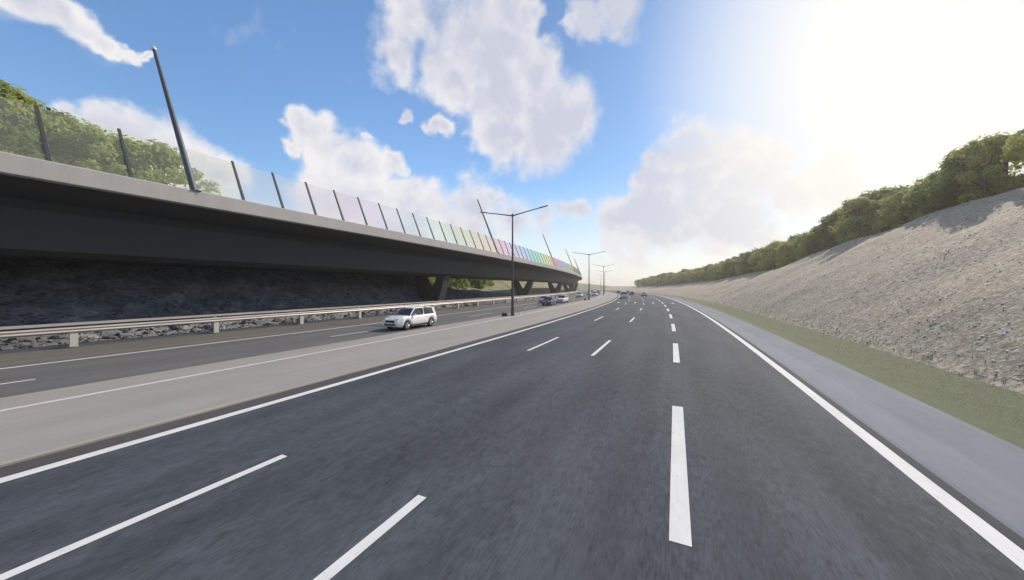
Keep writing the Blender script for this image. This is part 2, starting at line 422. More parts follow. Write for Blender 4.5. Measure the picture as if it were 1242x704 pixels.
grid('far_bank', frange(-46.5, -30.9, 1.2), frange(130, S_END, 4), z_left, M['grass_bank'])

# far hills beyond the bend
def hill(name, cx, cy, rx, ry, h, m, seed):
    mb = MB(); n, k = 60, 18; vs = []
    for j in range(k + 1):
        r = j / k
        for i in range(n):
            a = 2 * math.pi * i / n
            x, y = cx + rx * r * math.cos(a), cy + ry * r * math.sin(a)
            hh = h * (math.cos(math.pi * r) * .5 + .5)
            vs.append((x, y, -1.0 + hh * (1 + .35 * fbm(x * .006, y * .006, seed)) + fbm(x * .03, y * .03, seed) * h * .05))
    fs = [(j * n + i, j * n + (i + 1) % n, (j + 1) * n + (i + 1) % n, (j + 1) * n + i) for j in range(k) for i in range(n)]
    mb.add(vs, fs, True); mb.build(name, m, kind='structure')
hill('hill', -215, 640, 190, 150, 13, M['far_hill'], 2.0)
hill('hill', -60, 1150, 420, 260, 9, M['far_hill'], 5.0)

# ------------------------------------------------------------------ roads
SS = stations(-16, S_END, 2.0)
def sheet(name, o0, o1, z, m, ss=SS, parent=None, kind='structure', cols=1):
    mb = MB(); offs = [o0 + (o1 - o0) * i / cols for i in range(cols + 1)]
    n = len(offs); vs = [P(s, o, z) for s in ss for o in offs]
    mb.add(vs, [(i * n + k, i * n + k + 1, (i + 1) * n + k + 1, (i + 1) * n + k) for i in range(len(ss) - 1) for k in range(n - 1)])
    o = mb.build(name, m, parent, kind=kind)
    uv = o.data.uv_layers.new(name='along'); vi = [l.vertex_index for l in o.data.loops]
    uv.data.foreach_set('uv', [q for v in vi for q in (offs[v % n], ss[v // n])])
    return o
road = sheet('road', -11.35, 4.20, 0.0, M['asphalt'], cols=4)
opp = sheet('opposing_road', -25.35, -18.1, 0.0, M['asphalt_old'], cols=2)
shoulder = sheet('shoulder', -30.6, -25.35, -.004, M['shoulder'], cols=2)
gm = MB(); gm.sweep([(4.2, -.2), (4.2, .0), (4.28, .012), (5.2, -.03), (6.25, .05), (6.40, .055), (6.40, -.2)], SS)
gutter = gm.build('gutter', M['gutter'], kind='structure', fix=True)
vm = MB(); vm.sweep([(6.40, -.3), (6.40, .045), (7.4, .03), (8.6, .06), (9.6, .14), (9.6, -.3)], SS)
verge = vm.build('verge', M['verge'], kind='structure', fix=True)
# median: a raised concrete strip
mm = MB(); mm.sweep([(-11.32, -.25), (-11.32, .045), (-11.40, .075), (-15.9, .10), (-16.06, .10), (-18.0, .08), (-18.12, .05), (-18.12, -.25)], SS)
median = mm.build('median', M['median'], kind='structure', fix=True)
sheet('median_kerb_line', -16.13, -15.91, .106, M['old_paint'], parent=median, kind=None)
sheet('median_kerb_line', -18.34, -18.13, .006, M['old_paint'], parent=opp, kind=None)
sheet('edge_strip', -11.32, -10.72, .004, M['edge_asphalt'], parent=road, kind=None)
sheet('edge_strip', 4.02, 4.195, .004, M['edge_dark'], parent=road, kind=None)
sheet('edge_line', 3.72, 4.0, .006, M['paint'], parent=road, kind=None)
sheet('edge_line', -10.69, -10.41, .006, M['paint'], parent=road, kind=None)
sheet('edge_line', -25.10, -24.88, .006, M['paint'], parent=opp, kind=None)
def dashes(off, wd, s0, period, ln, send, parent, m, z=.006):
    s = s0
    while s < send:
        mb = MB(); ss = stations(s, s + ln, 2.0)
        vs = [P(t, off + q, z) for t in ss for q in (-wd / 2, wd / 2)]
        mb.add(vs, [(2 * i, 2 * i + 1, 2 * i + 3, 2 * i + 2) for i in range(len(ss) - 1)])
        mb.build('lane_dash', m, parent); s += period
dashes(0.06, .27, 5.02 - 12.0, 12.0, 5.75, 300, road, M['paint'])
dashes(-3.66, .17, 17.0 - 36.0, 18.0, 5.4, 300, road, M['paint'])
dashes(-7.02, .17, 16.9 - 36.0, 18.0, 5.4, 300, road, M['paint'])
dashes(-21.05, .15, 16.0 - 36.0, 18.0, 6.0, 300, opp, M['paint'])
# painted arrows far ahead, one in each lane
for off in (1.95, -1.8, -5.35, -8.75):
    mb = MB(); s = 76.0
    def q(a, b): return P(s + a, off + b, .006)
    mb.add([q(0, -.1), q(0, .1), q(3.2, .1), q(3.2, -.1)], [(0, 1, 2, 3)])
    mb.add([q(3.2, -.4), q(3.2, .4), q(5.0, 0)], [(0, 1, 2)])
    mb.build('lane_arrow', M['paint'], road)

# ------------------------------------------------------------------ viaduct
VS = stations(-16, S_END, 3.0)
viaduct = empty('viaduct', P(46, -34.5)); tag(viaduct, 'long curved concrete viaduct on V shaped piers above the opposing carriageway', 'viaduct')
def vpart(mb, name, m, fix=True, parent=viaduct):
    o = mb.build(name, m, None, fix=fix)
    o.parent = parent; o.matrix_parent_inverse = Matrix.Translation(-viaduct.location) if parent is viaduct else Matrix.Identity(4)
    return o
mb = MB(); mb.sweep([(-29.1, 8.82), (-29.06, 8.86), (-29.06, 9.78), (-29.1, 9.83), (-29.55, 9.83), (-29.55, 8.82)], VS)
parapet = vpart(mb, 'parapet', M['concrete'])
mb = MB(); mb.sweep([(-43.4, 8.82), (-43.4, 9.83), (-42.95, 9.83), (-42.95, 8.82)], VS); vpart(mb, 'parapet', M['concrete'])
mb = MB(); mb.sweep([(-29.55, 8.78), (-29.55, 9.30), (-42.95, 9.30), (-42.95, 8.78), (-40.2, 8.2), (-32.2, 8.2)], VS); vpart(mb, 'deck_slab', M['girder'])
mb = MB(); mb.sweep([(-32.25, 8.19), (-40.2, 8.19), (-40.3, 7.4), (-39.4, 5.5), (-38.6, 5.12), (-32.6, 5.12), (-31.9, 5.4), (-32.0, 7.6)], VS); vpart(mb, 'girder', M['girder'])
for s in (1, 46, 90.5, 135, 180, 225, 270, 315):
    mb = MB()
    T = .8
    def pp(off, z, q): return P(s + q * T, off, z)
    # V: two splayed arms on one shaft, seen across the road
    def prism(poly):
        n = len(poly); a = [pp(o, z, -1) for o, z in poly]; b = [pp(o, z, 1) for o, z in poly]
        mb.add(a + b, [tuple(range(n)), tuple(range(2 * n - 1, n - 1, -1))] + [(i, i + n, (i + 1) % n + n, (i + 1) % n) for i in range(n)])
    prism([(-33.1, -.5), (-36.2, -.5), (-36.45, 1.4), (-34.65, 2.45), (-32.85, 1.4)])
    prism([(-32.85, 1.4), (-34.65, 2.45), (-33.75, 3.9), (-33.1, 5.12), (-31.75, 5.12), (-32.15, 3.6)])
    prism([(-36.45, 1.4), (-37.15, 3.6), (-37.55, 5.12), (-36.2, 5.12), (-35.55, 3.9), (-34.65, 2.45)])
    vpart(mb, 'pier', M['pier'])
# glazed noise barrier on the parapet
LEAN_N, LEAN_T = -.385, -.06
def lean_at(s, off, z0, h):
    c, t, n = frame(s); return P(s, off, z0) + n * (LEAN_N * h) + t * (LEAN_T * h) + Vector((0, 0, h))
barrier = empty('noise_barrier', P(12, -29.3, 9.83)); tag(barrier, 'leaning glass noise barrier in rainbow tints along the viaduct parapet', 'noise barrier')
HUES = [(0, (1.0, .60, .58)), (.14, (.97, .66, .86)), (.28, (.78, .70, .97)), (.42, (.62, .86, .97)), (.56, (.58, .94, .86)), (.70, (.78, .95, .62)), (.84, (.98, .94, .52)), (1.0, (1.0, .74, .52))]
def hue(t):
    for (a, ca), (b, cb) in zip(HUES, HUES[1:]):
        if t <= b:
            q = (t - a) / (b - a); return tuple(x + (y - x) * q for x, y in zip(ca, cb))
    return HUES[-1][1]
GL = []
PALE = [(.97, .99, .86), (.97, .98, .90), (.96, .97, .96), (.97, .96, .97), (.98, .95, .97), (.98, .92, .97), (.96, .92, .985), (.93, .95, .985)]
GP = [glassmat('pale_glass', tuple(1 - (1 - x) * .4 for x in c), c, .09 if k < 1 else .20, .42) for k, c in enumerate(PALE)]
PN = ['faint yellow', 'faint yellow', 'almost clear', 'almost clear', 'faint pink', 'pale lilac', 'pale lilac', 'pale violet']
for i in range(16):
    c = hue((i + .5) / 16)
    GL.append(glassmat('tinted_glass', tuple(1 - (1 - x) * .5 for x in c), tuple(1 - (1 - x) * .9 for x in c)))
PANEL_H = 3.0
CN = ['rose', 'pink', 'pink', 'lilac', 'lilac', 'pale blue', 'pale blue', 'cyan', 'cyan', 'green', 'green', 'yellow', 'yellow', 'yellow', 'orange', 'orange']
MASTS = [12 + 48 * i for i in range(0, 8)]
def loc_child(mb, name, m, par, base, fix=False):
    mb.v = [tuple(Vector(v) - base) for v in mb.v]
    return mb.build(name, m, par, fix=fix)
i = -6
while True:
    s = 12 + 3 * i
    if s > 330: break
    base = barrier.location
    if s not in MASTS:
        mb = MB(); w_ = .07; c, t, n = frame(s)
        def ring(h, a): 
            p = lean_at(s, -29.28, 9.82, h); return [p - t * a - n * a, p + t * a - n * a, p + t * a + n * a, p - t * a + n * a]
        mb.hexa(ring(0, .075), ring(PANEL_H + .12, .06)); loc_child(mb, 'post', M['post'], barrier, base, True)
    a0, a1 = s + .09, s + 2.91
    mb = MB(); q0 = [lean_at(a0, -29.27, 9.84, 0), lean_at(a1, -29.27, 9.84, 0), lean_at(a1, -29.30, 9.84, 0), lean_at(a0, -29.30, 9.84, 0)]
    q1 = [lean_at(a0, -29.27, 9.84, PANEL_H), lean_at(a1, -29.27, 9.84, PANEL_H), lean_at(a1, -29.30, 9.84, PANEL_H), lean_at(a0, -29.30, 9.84, PANEL_H)]
    mb.hexa(q0, q1)
    k = max(0, i + 1) if i < 7 else -1
    if 7 <= i < 26:                                     # the tints deepen gradually along the barrier
        q_ = .22 + .78 * (i - 7) / 19; c_ = hue((i % 16 + .5) / 16)
        gm_ = glassmat('tinted_glass', tuple(1 - (1 - x) * .5 * q_ for x in c_), tuple(1 - (1 - x) * .95 * q_ for x in c_))
    else: gm_ = GL[i % 16]
    o = loc_child(mb, 'glass_panel', GP[k] if k >= 0 else gm_, barrier, base, True); o['label'] = (PN[k] if k >= 0 else CN[i % 16]) + ' tinted glass panel'
    i += 1
for k, s in enumerate(MASTS):
    b0 = P(s, -29.22, 9.5)
    e = empty('leaning_mast', b0)
    near = ['tall grey leaning mast nearest the camera on the viaduct parapet', 'dark leaning mast rising left of the nearest twin arm street lamp',
            'leaning mast on the viaduct right of the nearest twin arm street lamp', 'slim leaning mast on the viaduct left of the second street lamp']
    tag(e, near[k] if k < 4 else 'small distant leaning mast at the far bend of the viaduct', 'mast', 'leaning masts on the viaduct')
    H = 10.6
    mb = MB(); mb.tube([lean_at(s, -29.22, 9.5, h) - b0 for h in (0, H * .5, H)], [.20, .155, .11], 10); mb.build('pole', M['mast'], e)
    mb = MB(); mb.tube([lean_at(s, -29.22, 9.5, h) - b0 for h in (H, H + .12, H + .3)], [.13, .15, .07], 8); mb.build('tip', M['tip'], e)
    mb = MB(); mb.box((0, 0, .34), (.5, .5, .06), heading(s)); mb.build('base_plate', M['mast'], e)

# ------------------------------------------------------------------ guard rail on the far side
rail = empty('guard_rail', P(7, -30.2)); tag(rail, 'long pale steel guard rail along the opposing carriageway below the viaduct', 'guard rail')
RS = stations(-16, 300, 2.0); rb = rail.location
mb = MB(); mb.sweep([(-30.2, .80), (-30.12, .84), (-30.07, .90), (-30.12, .97), (-30.12, 1.0), (-30.07, 1.06), (-30.12, 1.11), (-30.2, 1.14), (-30.24, 1.1), (-30.24, .84)], RS, smooth=False)
loc_child(mb, 'lower_beam', M['rail'], rail, rb, True)
mb = MB(); mb.sweep([(-30.15, 1.24), (-30.15, 1.36), (-30.2, 1.38), (-30.25, 1.36), (-30.25, 1.24)], RS); loc_child(mb, 'top_rail', M['rail'], rail, rb, True)
mb = MB(); mb.sweep([(-30.25, 1.10), (-30.25, 1.25), (-30.27, 1.25), (-30.27, 1.10)], RS); loc_child(mb, 'back_strip', M['dark_metal'], rail, rb, True)
s = 7.0 - 6.6 * 3
while s < 300:
    mb = MB(); mb.box(P(s, -30.32, .65) - rb, (.14, .20, 1.34), heading(s)); mb.box(P(s, -30.17, .42) - rb, (.16, .30, .74), heading(s)); mb.build('post', M['rail_post'], rail)
    s += 6.6
mb = MB(); mb.sweep([(-30.62, -.2), (-30.62, .13), (-30.72, .15), (-30.86, .15), (-30.92, -.2)], stations(-16, 300, 2)); kerb = mb.build('kerb', M['kerb'], kind='structure', fix=True)

# ------------------------------------------------------------------ street lamps on the median
lamp0 = empty('street_lamp')
H = 11.6
mb = MB(); mb.tube([(0, 0, .0), (0, 0, .6), (0, 0, 5.5), (0, 0, H - .25)], [.165, .16, .115, .075], 12); mb.build('pole', M['lamp'], lamp0)
mb = MB(); mb.box((0, 0, .03), (.62, .62, .06)); mb.tube([(0, 0, .05), (0, 0, .35)], [.22, .19], 12); mb.build('base', M['lamp'], lamp0)
mb = MB(); mb.tube([(0, 0, H - .32), (0, 0, H + .02)], [.11, .10], 10); mb.build('collar', M['lamp'], lamp0)
for sg in (-1, 1):
    mb = MB(); mb.tube([(sg * .05, 0, H - .2), (sg * 1.5, 0, H + .08), (sg * 3.4, 0, H + .42)], [.075, .06, .05], 8); mb.build('arm', M['lamp'], lamp0)
    mb = MB(); mb.hexa([(sg * 3.3, -.13, H + .37), (sg * 4.2, -.12, H + .53), (sg * 4.2, .12, H + .53), (sg * 3.3, .13, H + .37)], [(sg * 3.3, -.10, H + .47), (sg * 4.2, -.08, H + .60), (sg * 4.2, .08, H + .60), (sg * 3.3, .10, H + .47)])
    hd = mb.build('lamp_head', M['lamp'], lamp0, fix=True)
    mb = MB(); mb.hexa([(sg * 3.5, -.09, H + .388), (sg * 4.1, -.08, H + .495), (sg * 4.1, .08, H + .495), (sg * 3.5, .09, H + .388)], [(sg * 3.5, -.09, H + .41), (sg * 4.1, -.08, H + .52), (sg * 4.1, .08, H + .52), (sg * 3.5, .09, H + .41)])
    mb.build('lens', M['lens'], hd, fix=True)
LL = ['tall twin arm street lamp standing nearest on the median', 'second twin arm street lamp on the median, beside the end of the viaduct',
      'third twin arm street lamp on the median, behind the second', 'fourth twin arm street lamp far along the median', 'farthest tiny twin arm street lamp on the median']
for k, s in enumerate((36.2, 88.5, 141.0, 193.5, 246)):
    o = lamp0 if k == 0 else copy_tree(lamp0)
    o.location = P(s, -16.5, .095); o.rotation_euler = (0, 0, heading(s)); tag(o, LL[k], 'street lamp', 'street lamps on the median')
# little cabinets and marker posts beside the lamps
for s, off, lb in ((35.2, -17.0, 'low dark service box on the median left of the nearest street lamp'), (87.0, -17.2, 'low dark service box on the median by the second street lamp')):
    e = empty('service_box', P(s, off, .09), heading(s)); tag(e, lb, 'service box', 'service boxes by the lamps')
    mb = MB(); mb.box((0, 0, .16), (.62, .40, .32), 0, .94); mb.build('body', M['dark_metal'], e)
    mb = MB(); mb.box((0, 0, .345), (.68, .46, .05), 0, .9); mb.build('lid', M['lamp'], e)
for k, (s, off, lb) in enumerate(((37.2, -16.1, 'short pale marker post on the median right of the nearest lamp'), (37.8, -15.6, 'short pale marker post farther right of the nearest lamp'),
                    (91, -17.5, 'short pale marker post by the second street lamp'), (104, -16.6, 'white marker post between the second and third street lamps'))):
    e = empty('marker_post', P(s, off, .09), heading(s)); tag(e, lb, 'marker post', 'marker posts on the median')
    mb = MB(); mb.tube([(0, 0, 0), (0, 0, .62), (0, 0, .68)], [.05, .05, .02], 8); mb.build('stake', M['plate'], e)
    mb = MB(); mb.tube([(0, 0, .45), (0, 0, .55)], [.053, .053], 8); mb.build('band', M['dark_metal'], e)

# ------------------------------------------------------------------ cars (front towards -y)
def loft(mb, secs, smooth=True, capa=True, capb=True):
    n = len(secs[0]); vs = [v for s in secs for v in s]
    mb.add(vs, [(i * n + k, i * n + (k + 1) % n, (i + 1) * n + (k + 1) % n, (i + 1) * n + k) for i in range(len(secs) - 1) for k in range(n)], smooth)
    if capa: mb.add(secs[0], [tuple(range(n))[::-1]])
    if capb: mb.add(secs[-1], [tuple(range(n))])
STYLES = {  # length, width, height, bonnet height, belt, windscreen foot/top, rear top/foot (as y from the front)
 'suv':   dict(L=4.75, W=1.88, H=1.68, bon=1.03, belt=1.07, a=1.25, b=2.0, c=4.3, e=4.62, gc=.24, r=.36),
 'hatch': dict(L=4.05, W=1.78, H=1.50, bon=.92, belt=.98, a=.95, b=1.75, c=3.35, e=3.95, gc=.19, r=.32),
 'sedan': dict(L=4.60, W=1.82, H=1.46, bon=.90, belt=.96, a=1.20, b=2.05, c=3.35, e=4.05, gc=.18, r=.33),
 'van':   dict(L=5.10, W=1.98, H=2.05, bon=1.18, belt=1.24, a=.85, b=1.55, c=4.90, e=5.04, gc=.22, r=.36)}
def make_car(style, paint):
    q = STYLES[style]; L, W_, Hh = q['L'], q['W'], q['H']; hw = W_ / 2; root = empty('car'); y0 = -L / 2
    pm = M['car_' + paint]; r = q['r']; wf, wr = y0 + .19 * L, y0 + .81 * L
    def top_z(y):                                       # belt / bonnet line along the length
        t = y - y0
        if t < q['a']: return q['bon'] - .20 * (1 - sst(0, .55, t)) + (q['belt'] - q['bon']) * (t / q['a'])
        if style == 'sedan' and t > q['e']: return q['belt'] + .02 - .08 * sst(q['e'], L, t)
        return q['belt'] + .03 * (t - q['a']) / L
    def half(y):
        t = (y - y0) / L
        return hw * (1 - .20 * (1 - sst(0, .10, t)) - .12 * sst(.93, 1, t))
    def low(y, side):
        z = q['gc'] + .10 * (1 - sst(0, .06, (y - y0) / L)) + .10 * sst(.94, 1, (y - y0) / L)
        for wy in (wf, wr):
            dd = abs(y - wy)
            if dd < r + .07: z = max(z, r + math.sqrt(max(0, (r + .07) ** 2 - dd * dd)) - .02)
        return z
    ys = sorted(set([y0 + L * i / 26 for i in range(27)] + [wf - r - .06, wf - r * .6, wf, wf + r * .6, wf + r + .06, wr - r - .06, wr - r * .6, wr, wr + r * .6, wr + r + .06]))
    mb = MB(); secs = []
    for y in ys:
        h, zl, zt = half(y), low(y, 1), top_z(y); zm = (zl + zt) / 2
        ring = [(-h * .90, zl), (-h * .985, zl + .05 * (zt - zl)), (-h, zm), (-h * .975, zt - .16 * (zt - zl)), (-h * .88, zt), (-h * .4, zt + .025), (h * .4, zt + .025), (h * .88, zt), (h * .975, zt - .16 * (zt - zl)), (h, zm), (h * .985, zl + .05 * (zt - zl)), (h * .90, zl)]
        secs.append([(x, y, z) for x, z in ring])
    loft(mb, secs); mb.build('body', pm, root, fix=True)
    mb = MB(); mb.box((0, 0, q['gc'] + .16), (W_ * .74, L * .90, .26)); mb.build('underbody', M['black'], root)
    # greenhouse: dark glass volume, then roof and pillars in paint
    def gh(t, z, x): return (x, y0 + t, z)
    zb = q['belt'] - .02
    st = [(q['a'] + .02, zb, hw * .86), (q['b'], Hh - .05, hw * .70), (q['b'] + .25, Hh - .025, hw * .72), ((q['b'] + q['c']) / 2, Hh - .02, hw * .73), (q['c'], Hh - .06, hw * .70), (q['e'], zb + .03, hw * .84)]
    mb = MB(); secs = []
    for t, z, x in st:
        xb = hw * .87
        zz = max(z, zb + .03)
        secs.append([(-xb, y0 + t, zb), (-x, y0 + t, zz), (x, y0 + t, zz), (xb, y0 + t, zb)])
    loft(mb, secs, False); mb.build('windows', M['windscreen'], root, fix=True)
    mb = MB(); rs = []
    for t, z, x in ((q['b'] - .04, Hh - .045, hw * .72), (q['b'] + .28, Hh, hw * .75), ((q['b'] + q['c']) / 2, Hh + .01, hw * .755), (q['c'] - .05, Hh - .015, hw * .745), (q['c'] + .10, Hh - .075, hw * .72)):
        rs.append([(-x, y0 + t, z - .06), (-x * .96, y0 + t, z + .005), (-x * .5, y0 + t, z + .03), (x * .5, y0 + t, z + .03), (x * .96, y0 + t, z + .005), (x, y0 + t, z - .06)])
    loft(mb, rs); mb.build('roof', pm, root, fix=True)
    for sg in (-1, 1):
        mb = MB()
        def bar(t0, z0, x0, t1, z1, x1, wd):
            mb.hexa([(sg * x0, y0 + t0 - wd, z0), (sg * x0, y0 + t0 + wd, z0), (sg * (x0 - .07), y0 + t0 + wd, z0), (sg * (x0 - .07), y0 + t0 - wd, z0)],
                    [(sg * x1, y0 + t1 - wd, z1), (sg * x1, y0 + t1 + wd, z1), (sg * (x1 - .07), y0 + t1 + wd, z1), (sg * (x1 - .07), y0 + t1 - wd, z1)])
        xb = hw * .885; xt = hw * .735
        bar(q['a'] + .05, zb, xb, q['b'], Hh - .05, xt, .05)
        bar((q['b'] + q['c']) / 2 - .15, zb, xb, (q['b'] + q['c']) / 2 - .15, Hh - .03, xt + .01, .05)
        bar(q['e'] - .12, zb, xb, q['c'], Hh - .06, xt, .14 if style != 'sedan' else .10)
        mb.build('pillar', pm, root, fix=True)
        # wheels
        for wy in (wf, wr):
            e = MB(); e.tube([(sg * (hw - .235), wy, r), (sg * (hw - .22), wy, r), (sg * (hw - .05), wy, r), (sg * (hw - .02), wy, r)], [r * .9, r, r, r * .9], 20)
            wh = e.build('wheel', M['rubber'], root, fix=True)
            e = MB(); e.tube([(sg * (hw - .025), wy, r), (sg * (hw - .008), wy, r)], [r * .64, r * .60], 16)
            for k in range(5):
                a = 2 * math.pi * k / 5; e.tube([(sg * (hw - .004), wy, r), (sg * (hw - .002), wy + math.cos(a) * r * .58, r + math.sin(a) * r * .58)], .03, 5)
            e.build('rim', M['rim'], wh, fix=True)
        e = MB(); zl = q['bon'] - .24
        e.hexa([(sg * hw * .42, y0 - .012, zl), (sg * hw * .80, y0 + .10, zl), (sg * hw * .78, y0 + .25, zl), (sg * hw * .42, y0 + .15, zl)], [(sg * hw * .44, y0 + .04, zl + .14), (sg * hw * .82, y0 + .14, zl + .16), (sg * hw * .80, y0 + .27, zl + .16), (sg * hw * .44, y0 + .17, zl + .14)])
        e.build('headlight', M['headlight'], root, fix=True)
        e = MB(); e.box((sg * hw * .80, -y0 - .03, q['belt'] - .16), (.20, .10, .26)); e.build('tail_light', M['lamp_red'], root)
        e = MB(); e.box((sg * (hw + .06), y0 + q['a'] + .45, q['belt'] + .07), (.20, .10, .15), 0, .85); e.build('mirror', pm, root)
        e = MB(); e.box((sg * (hw * .985), y0 + L * .47, q['belt'] - .14), (.03, .16, .03)); e.box((sg * (hw * .985), y0 + L * .68, q['belt'] - .14), (.03, .16, .03)); e.build('door_handle', pm, root)
        e = MB(); e.box((sg * hw * .97, (wf + wr) / 2, q['gc'] + .10), (.05, (wr - wf) - 2 * r - .2, .10)); e.build('sill', M['black'], root)
        if style in ('suv', 'van'):
            e = MB(); e.tube([(sg * hw * .66, y0 + q['b'] + .2, Hh + .02), (sg * hw * .66, y0 + q['b'] + .3, Hh + .075), (sg * hw * .66, y0 + q['c'] - .3, Hh + .075), (sg * hw * .66, y0 + q['c'] - .2, Hh + .02)], .018, 6); e.build('roof_rail', M['black'], root)
    e = MB(); e.box((0, y0 + .01, q['bon'] - .34), (W_ * .44, .07, .17)); e.build('grille', M['black'], root)
    e = MB(); e.box((0, y0 + .015, q['gc'] + .22), (W_ * .60, .10, .13)); e.box((0, -y0 - .02, q['gc'] + .20), (W_ * .72, .09, .16)); e.build('bumper', M['black'], root)
    e = MB(); e.box((0, y0 - .03, q['gc'] + .33), (.50, .02, .11)); e.box((0, -y0 + .015, q['belt'] - .28), (.50, .02, .11)); e.build('number_plate', M['plate'], root)
    if style != 'sedan':
        e = MB(); z0 = Hh - .16; t = q['c'] + .12
        e.hexa([(-hw * .62, y0 + q['e'] + .025, zb + .12), (hw * .62, y0 + q['e'] + .025, zb + .12), (hw * .62, y0 + q['e'] - .02, zb + .12), (-hw * .62, y0 + q['e'] - .02, zb + .12)],
               [(-hw * .58, y0 + t - .02, z0), (hw * .58, y0 + t - .02, z0), (hw * .58, y0 + t - .06, z0), (-hw * .58, y0 + t - .06, z0)])
        e.build('rear_window', M['windscreen'], root, fix=True)
    return root
protos = {}
def car(style, paint, s, off, away, label, group):
    k = (style, paint)
    o = copy_tree(protos[k]) if k in protos else make_car(style, paint)
    protos.setdefault(k, o)
    o.location = P(s, off, .004); o.rotation_euler = (0, 0, heading(s) + (math.pi if away else 0)); tag(o, label, 'car', group)
GO, GA = 'cars on the opposing carriageway', 'cars driving ahead on our carriageway'
car('suv', 'white', 22.6, -19.75, 0, 'white sport utility car driving towards the camera nearest beside the median', GO)
car('hatch', 'black', 62, -19.8, 0, 'black hatchback approaching in front of two pale cars beyond the nearest lamp', GO)
car('sedan', 'silver', 71, -23.2, 0, 'silver sedan just left of and behind the black hatchback', GO)
car('suv', 'white', 73, -19.9, 0, 'white car following right behind the black hatchback', GO)
car('sedan', 'white', 117, -23.0, 0, 'white sedan near the guard rail left of the second lamp', GO)
car('hatch', 'white', 154, -23.2, 0, 'small white hatchback just left of the second lamp pole', GO)
car('suv', 'white', 137, -19.6, 0, 'white sport utility car between the second and third lamps', GO)
car('sedan', 'grey', 190, -20, 0, 'distant dark grey car behind the third lamp on the opposing side', GO)
car('hatch', 'silver', 215, -23.2, 0, 'distant silver hatchback at the bend near the viaduct', GO)
car('van', 'white', 110, -8.75, 1, 'white van driving away in the leftmost lane beside the median', GA)
car('sedan', 'grey', 205, -8.7, 1, 'far dark grey sedan ahead of the white van', GA)
car('hatch', 'black', 190, -5.3, 1, 'far black hatchback in the lane right of the van', GA)
car('sedan', 'grey', 160, -5.2, 1, 'dark grey sedan just left of the silver car ahead', GA)
car('sedan', 'silver', 138, -1.8, 1, 'silver car driving away at the foot of the far right trees', GA)

# ------------------------------------------------------------------ stones
def stone_mesh(seed, sub=1):
    rr = random.Random(seed); bm = bmesh.new(); bmesh.ops.create_icosphere(bm, subdivisions=sub, radius=1.0)
    ax = (rr.uniform(.75, 1.25), rr.uniform(.6, 1.0), rr.uniform(.5, .8))
    for v in bm.verts:
        k = 1 + .35 * noise.noise(v.co * 1.1 + Vector((seed * 7.1, 0, 0))) + rr.uniform(-.1, .1)
        v.co = Vector((v.co.x * ax[0], v.co.y * ax[1], v.co.z * ax[2])) * k
    me = bpy.data.meshes.new('stone'); bm.to_mesh(me); bm.free(); me.materials.append(M['stone'])
    return me
SM = [stone_mesh(i, 2) for i in range(8)]
def rot_rand(r): return (r.uniform(-.5, .5), r.uniform(-.5, .5), r.uniform(0, 6.28))
for i in range(300):
    s = R.uniform(-3, 44) if i < 230 else R.uniform(30, 60); off = -31.25 - 12.5 * R.random() ** 1.3
    o = bpy.data.objects.new('stone', SM[i % 8]); C.objects.link(o); o.parent = rock_slope
    k = R.uniform(.14, .42); o.scale = (k, k * R.uniform(.8, 1.3), k); o.rotation_euler = rot_rand(R)
    o.location = P(s, off, rz(off, s) + .05)
def scatter(name, n, place, size, mt, seed, label_parent=None):
    rr = random.Random(seed); base = []
    for q in range(10):
        bm = bmesh.new(); bmesh.ops.create_icosphere(bm, subdivisions=1, radius=1.0)
        base.append(([Vector((v.co.x * rr.uniform(.7, 1.4), v.co.y * rr.uniform(.6, 1.2), v.co.z * rr.uniform(.28, .5))) for v in bm.verts], [tuple(v.index for v in f.verts) for f in bm.faces])); bm.free()
    mb = MB()
    for q in range(n):
        p = place(rr); vs, fs = base[q % 10]; k = size(rr); m = Matrix.Rotation(rr.uniform(0, 6.28), 3, 'Z') @ Matrix.Rotation(rr.uniform(-.6, .6), 3, 'X')
        mb.add([p + (m @ v) * k for v in vs], fs)
    return mb.build(name, mt, label_parent, kind='stuff')
def pl_left(r):
    s = r.uniform(-6, 70); off = -31.0 - 14 * r.random(); return P(s, off, rz(off, s) + .01)
rb_ = scatter('rock_rubble', 9000, pl_left, lambda r: r.uniform(.05, .20), M['stone'], 3)
def pl_right(r):
    s = -6 + 96 * r.random() ** 1.2; u = r.random() ** 1.35; off = 9.5 + 15.5 * u; return P(s, off, z_right(off, s) - .015)
gv = scatter('gravel', 30000, pl_right, lambda r: .02 + .06 * r.random() ** 3.0, M['pebble'], 4)
tag(rb_, 'dark broken rock lying over the slope under the viaduct', 'rubble'); tag(gv, 'loose pale stones strewn over the bare slope on the right', 'gravel')

def tufts(name, n, place, hmin, hmax, m, seed):
    r = random.Random(seed); mb = MB()
    for q in range(n):
        p = place(r); k = r.uniform(hmin, hmax)
        for e in range(4):
            a = r.uniform(0, 6.28); dx = Vector((math.cos(a), math.sin(a), 0)); w_ = Vector((-dx.y, dx.x, 0)) * k * .14
            b0 = p + dx * k * r.uniform(0, .4)
            mb.add([b0 - w_, b0 + w_, b0 + dx * k * r.uniform(.2, .7) + Vector((0, 0, k * r.uniform(.7, 1.1)))], [(0, 1, 2)])
    return mb.build(name, m, kind='stuff')
def vz(off): return .03 + max(0, off - 7.4) * .03 + max(0, off - 8.6) * .05
def pl_v(r):
    s = -2 + 80 * r.random() ** 1.6; off = 6.45 + 3.1 * r.random(); return P(s, off, vz(off))
def pl_e(r):
    s = -2 + 100 * r.random() ** 1.4; off = 9.4 + abs(r.gauss(0, .35)) if r.random() < .7 else 9.5 + 14 * r.random() ** 2; return P(s, off, z_right(off, s) if off > 9.45 else vz(off))
M['blade'] = foliage('grass_blade', (.20, .225, .125), (.225, .24, .135), (.235, .24, .145))
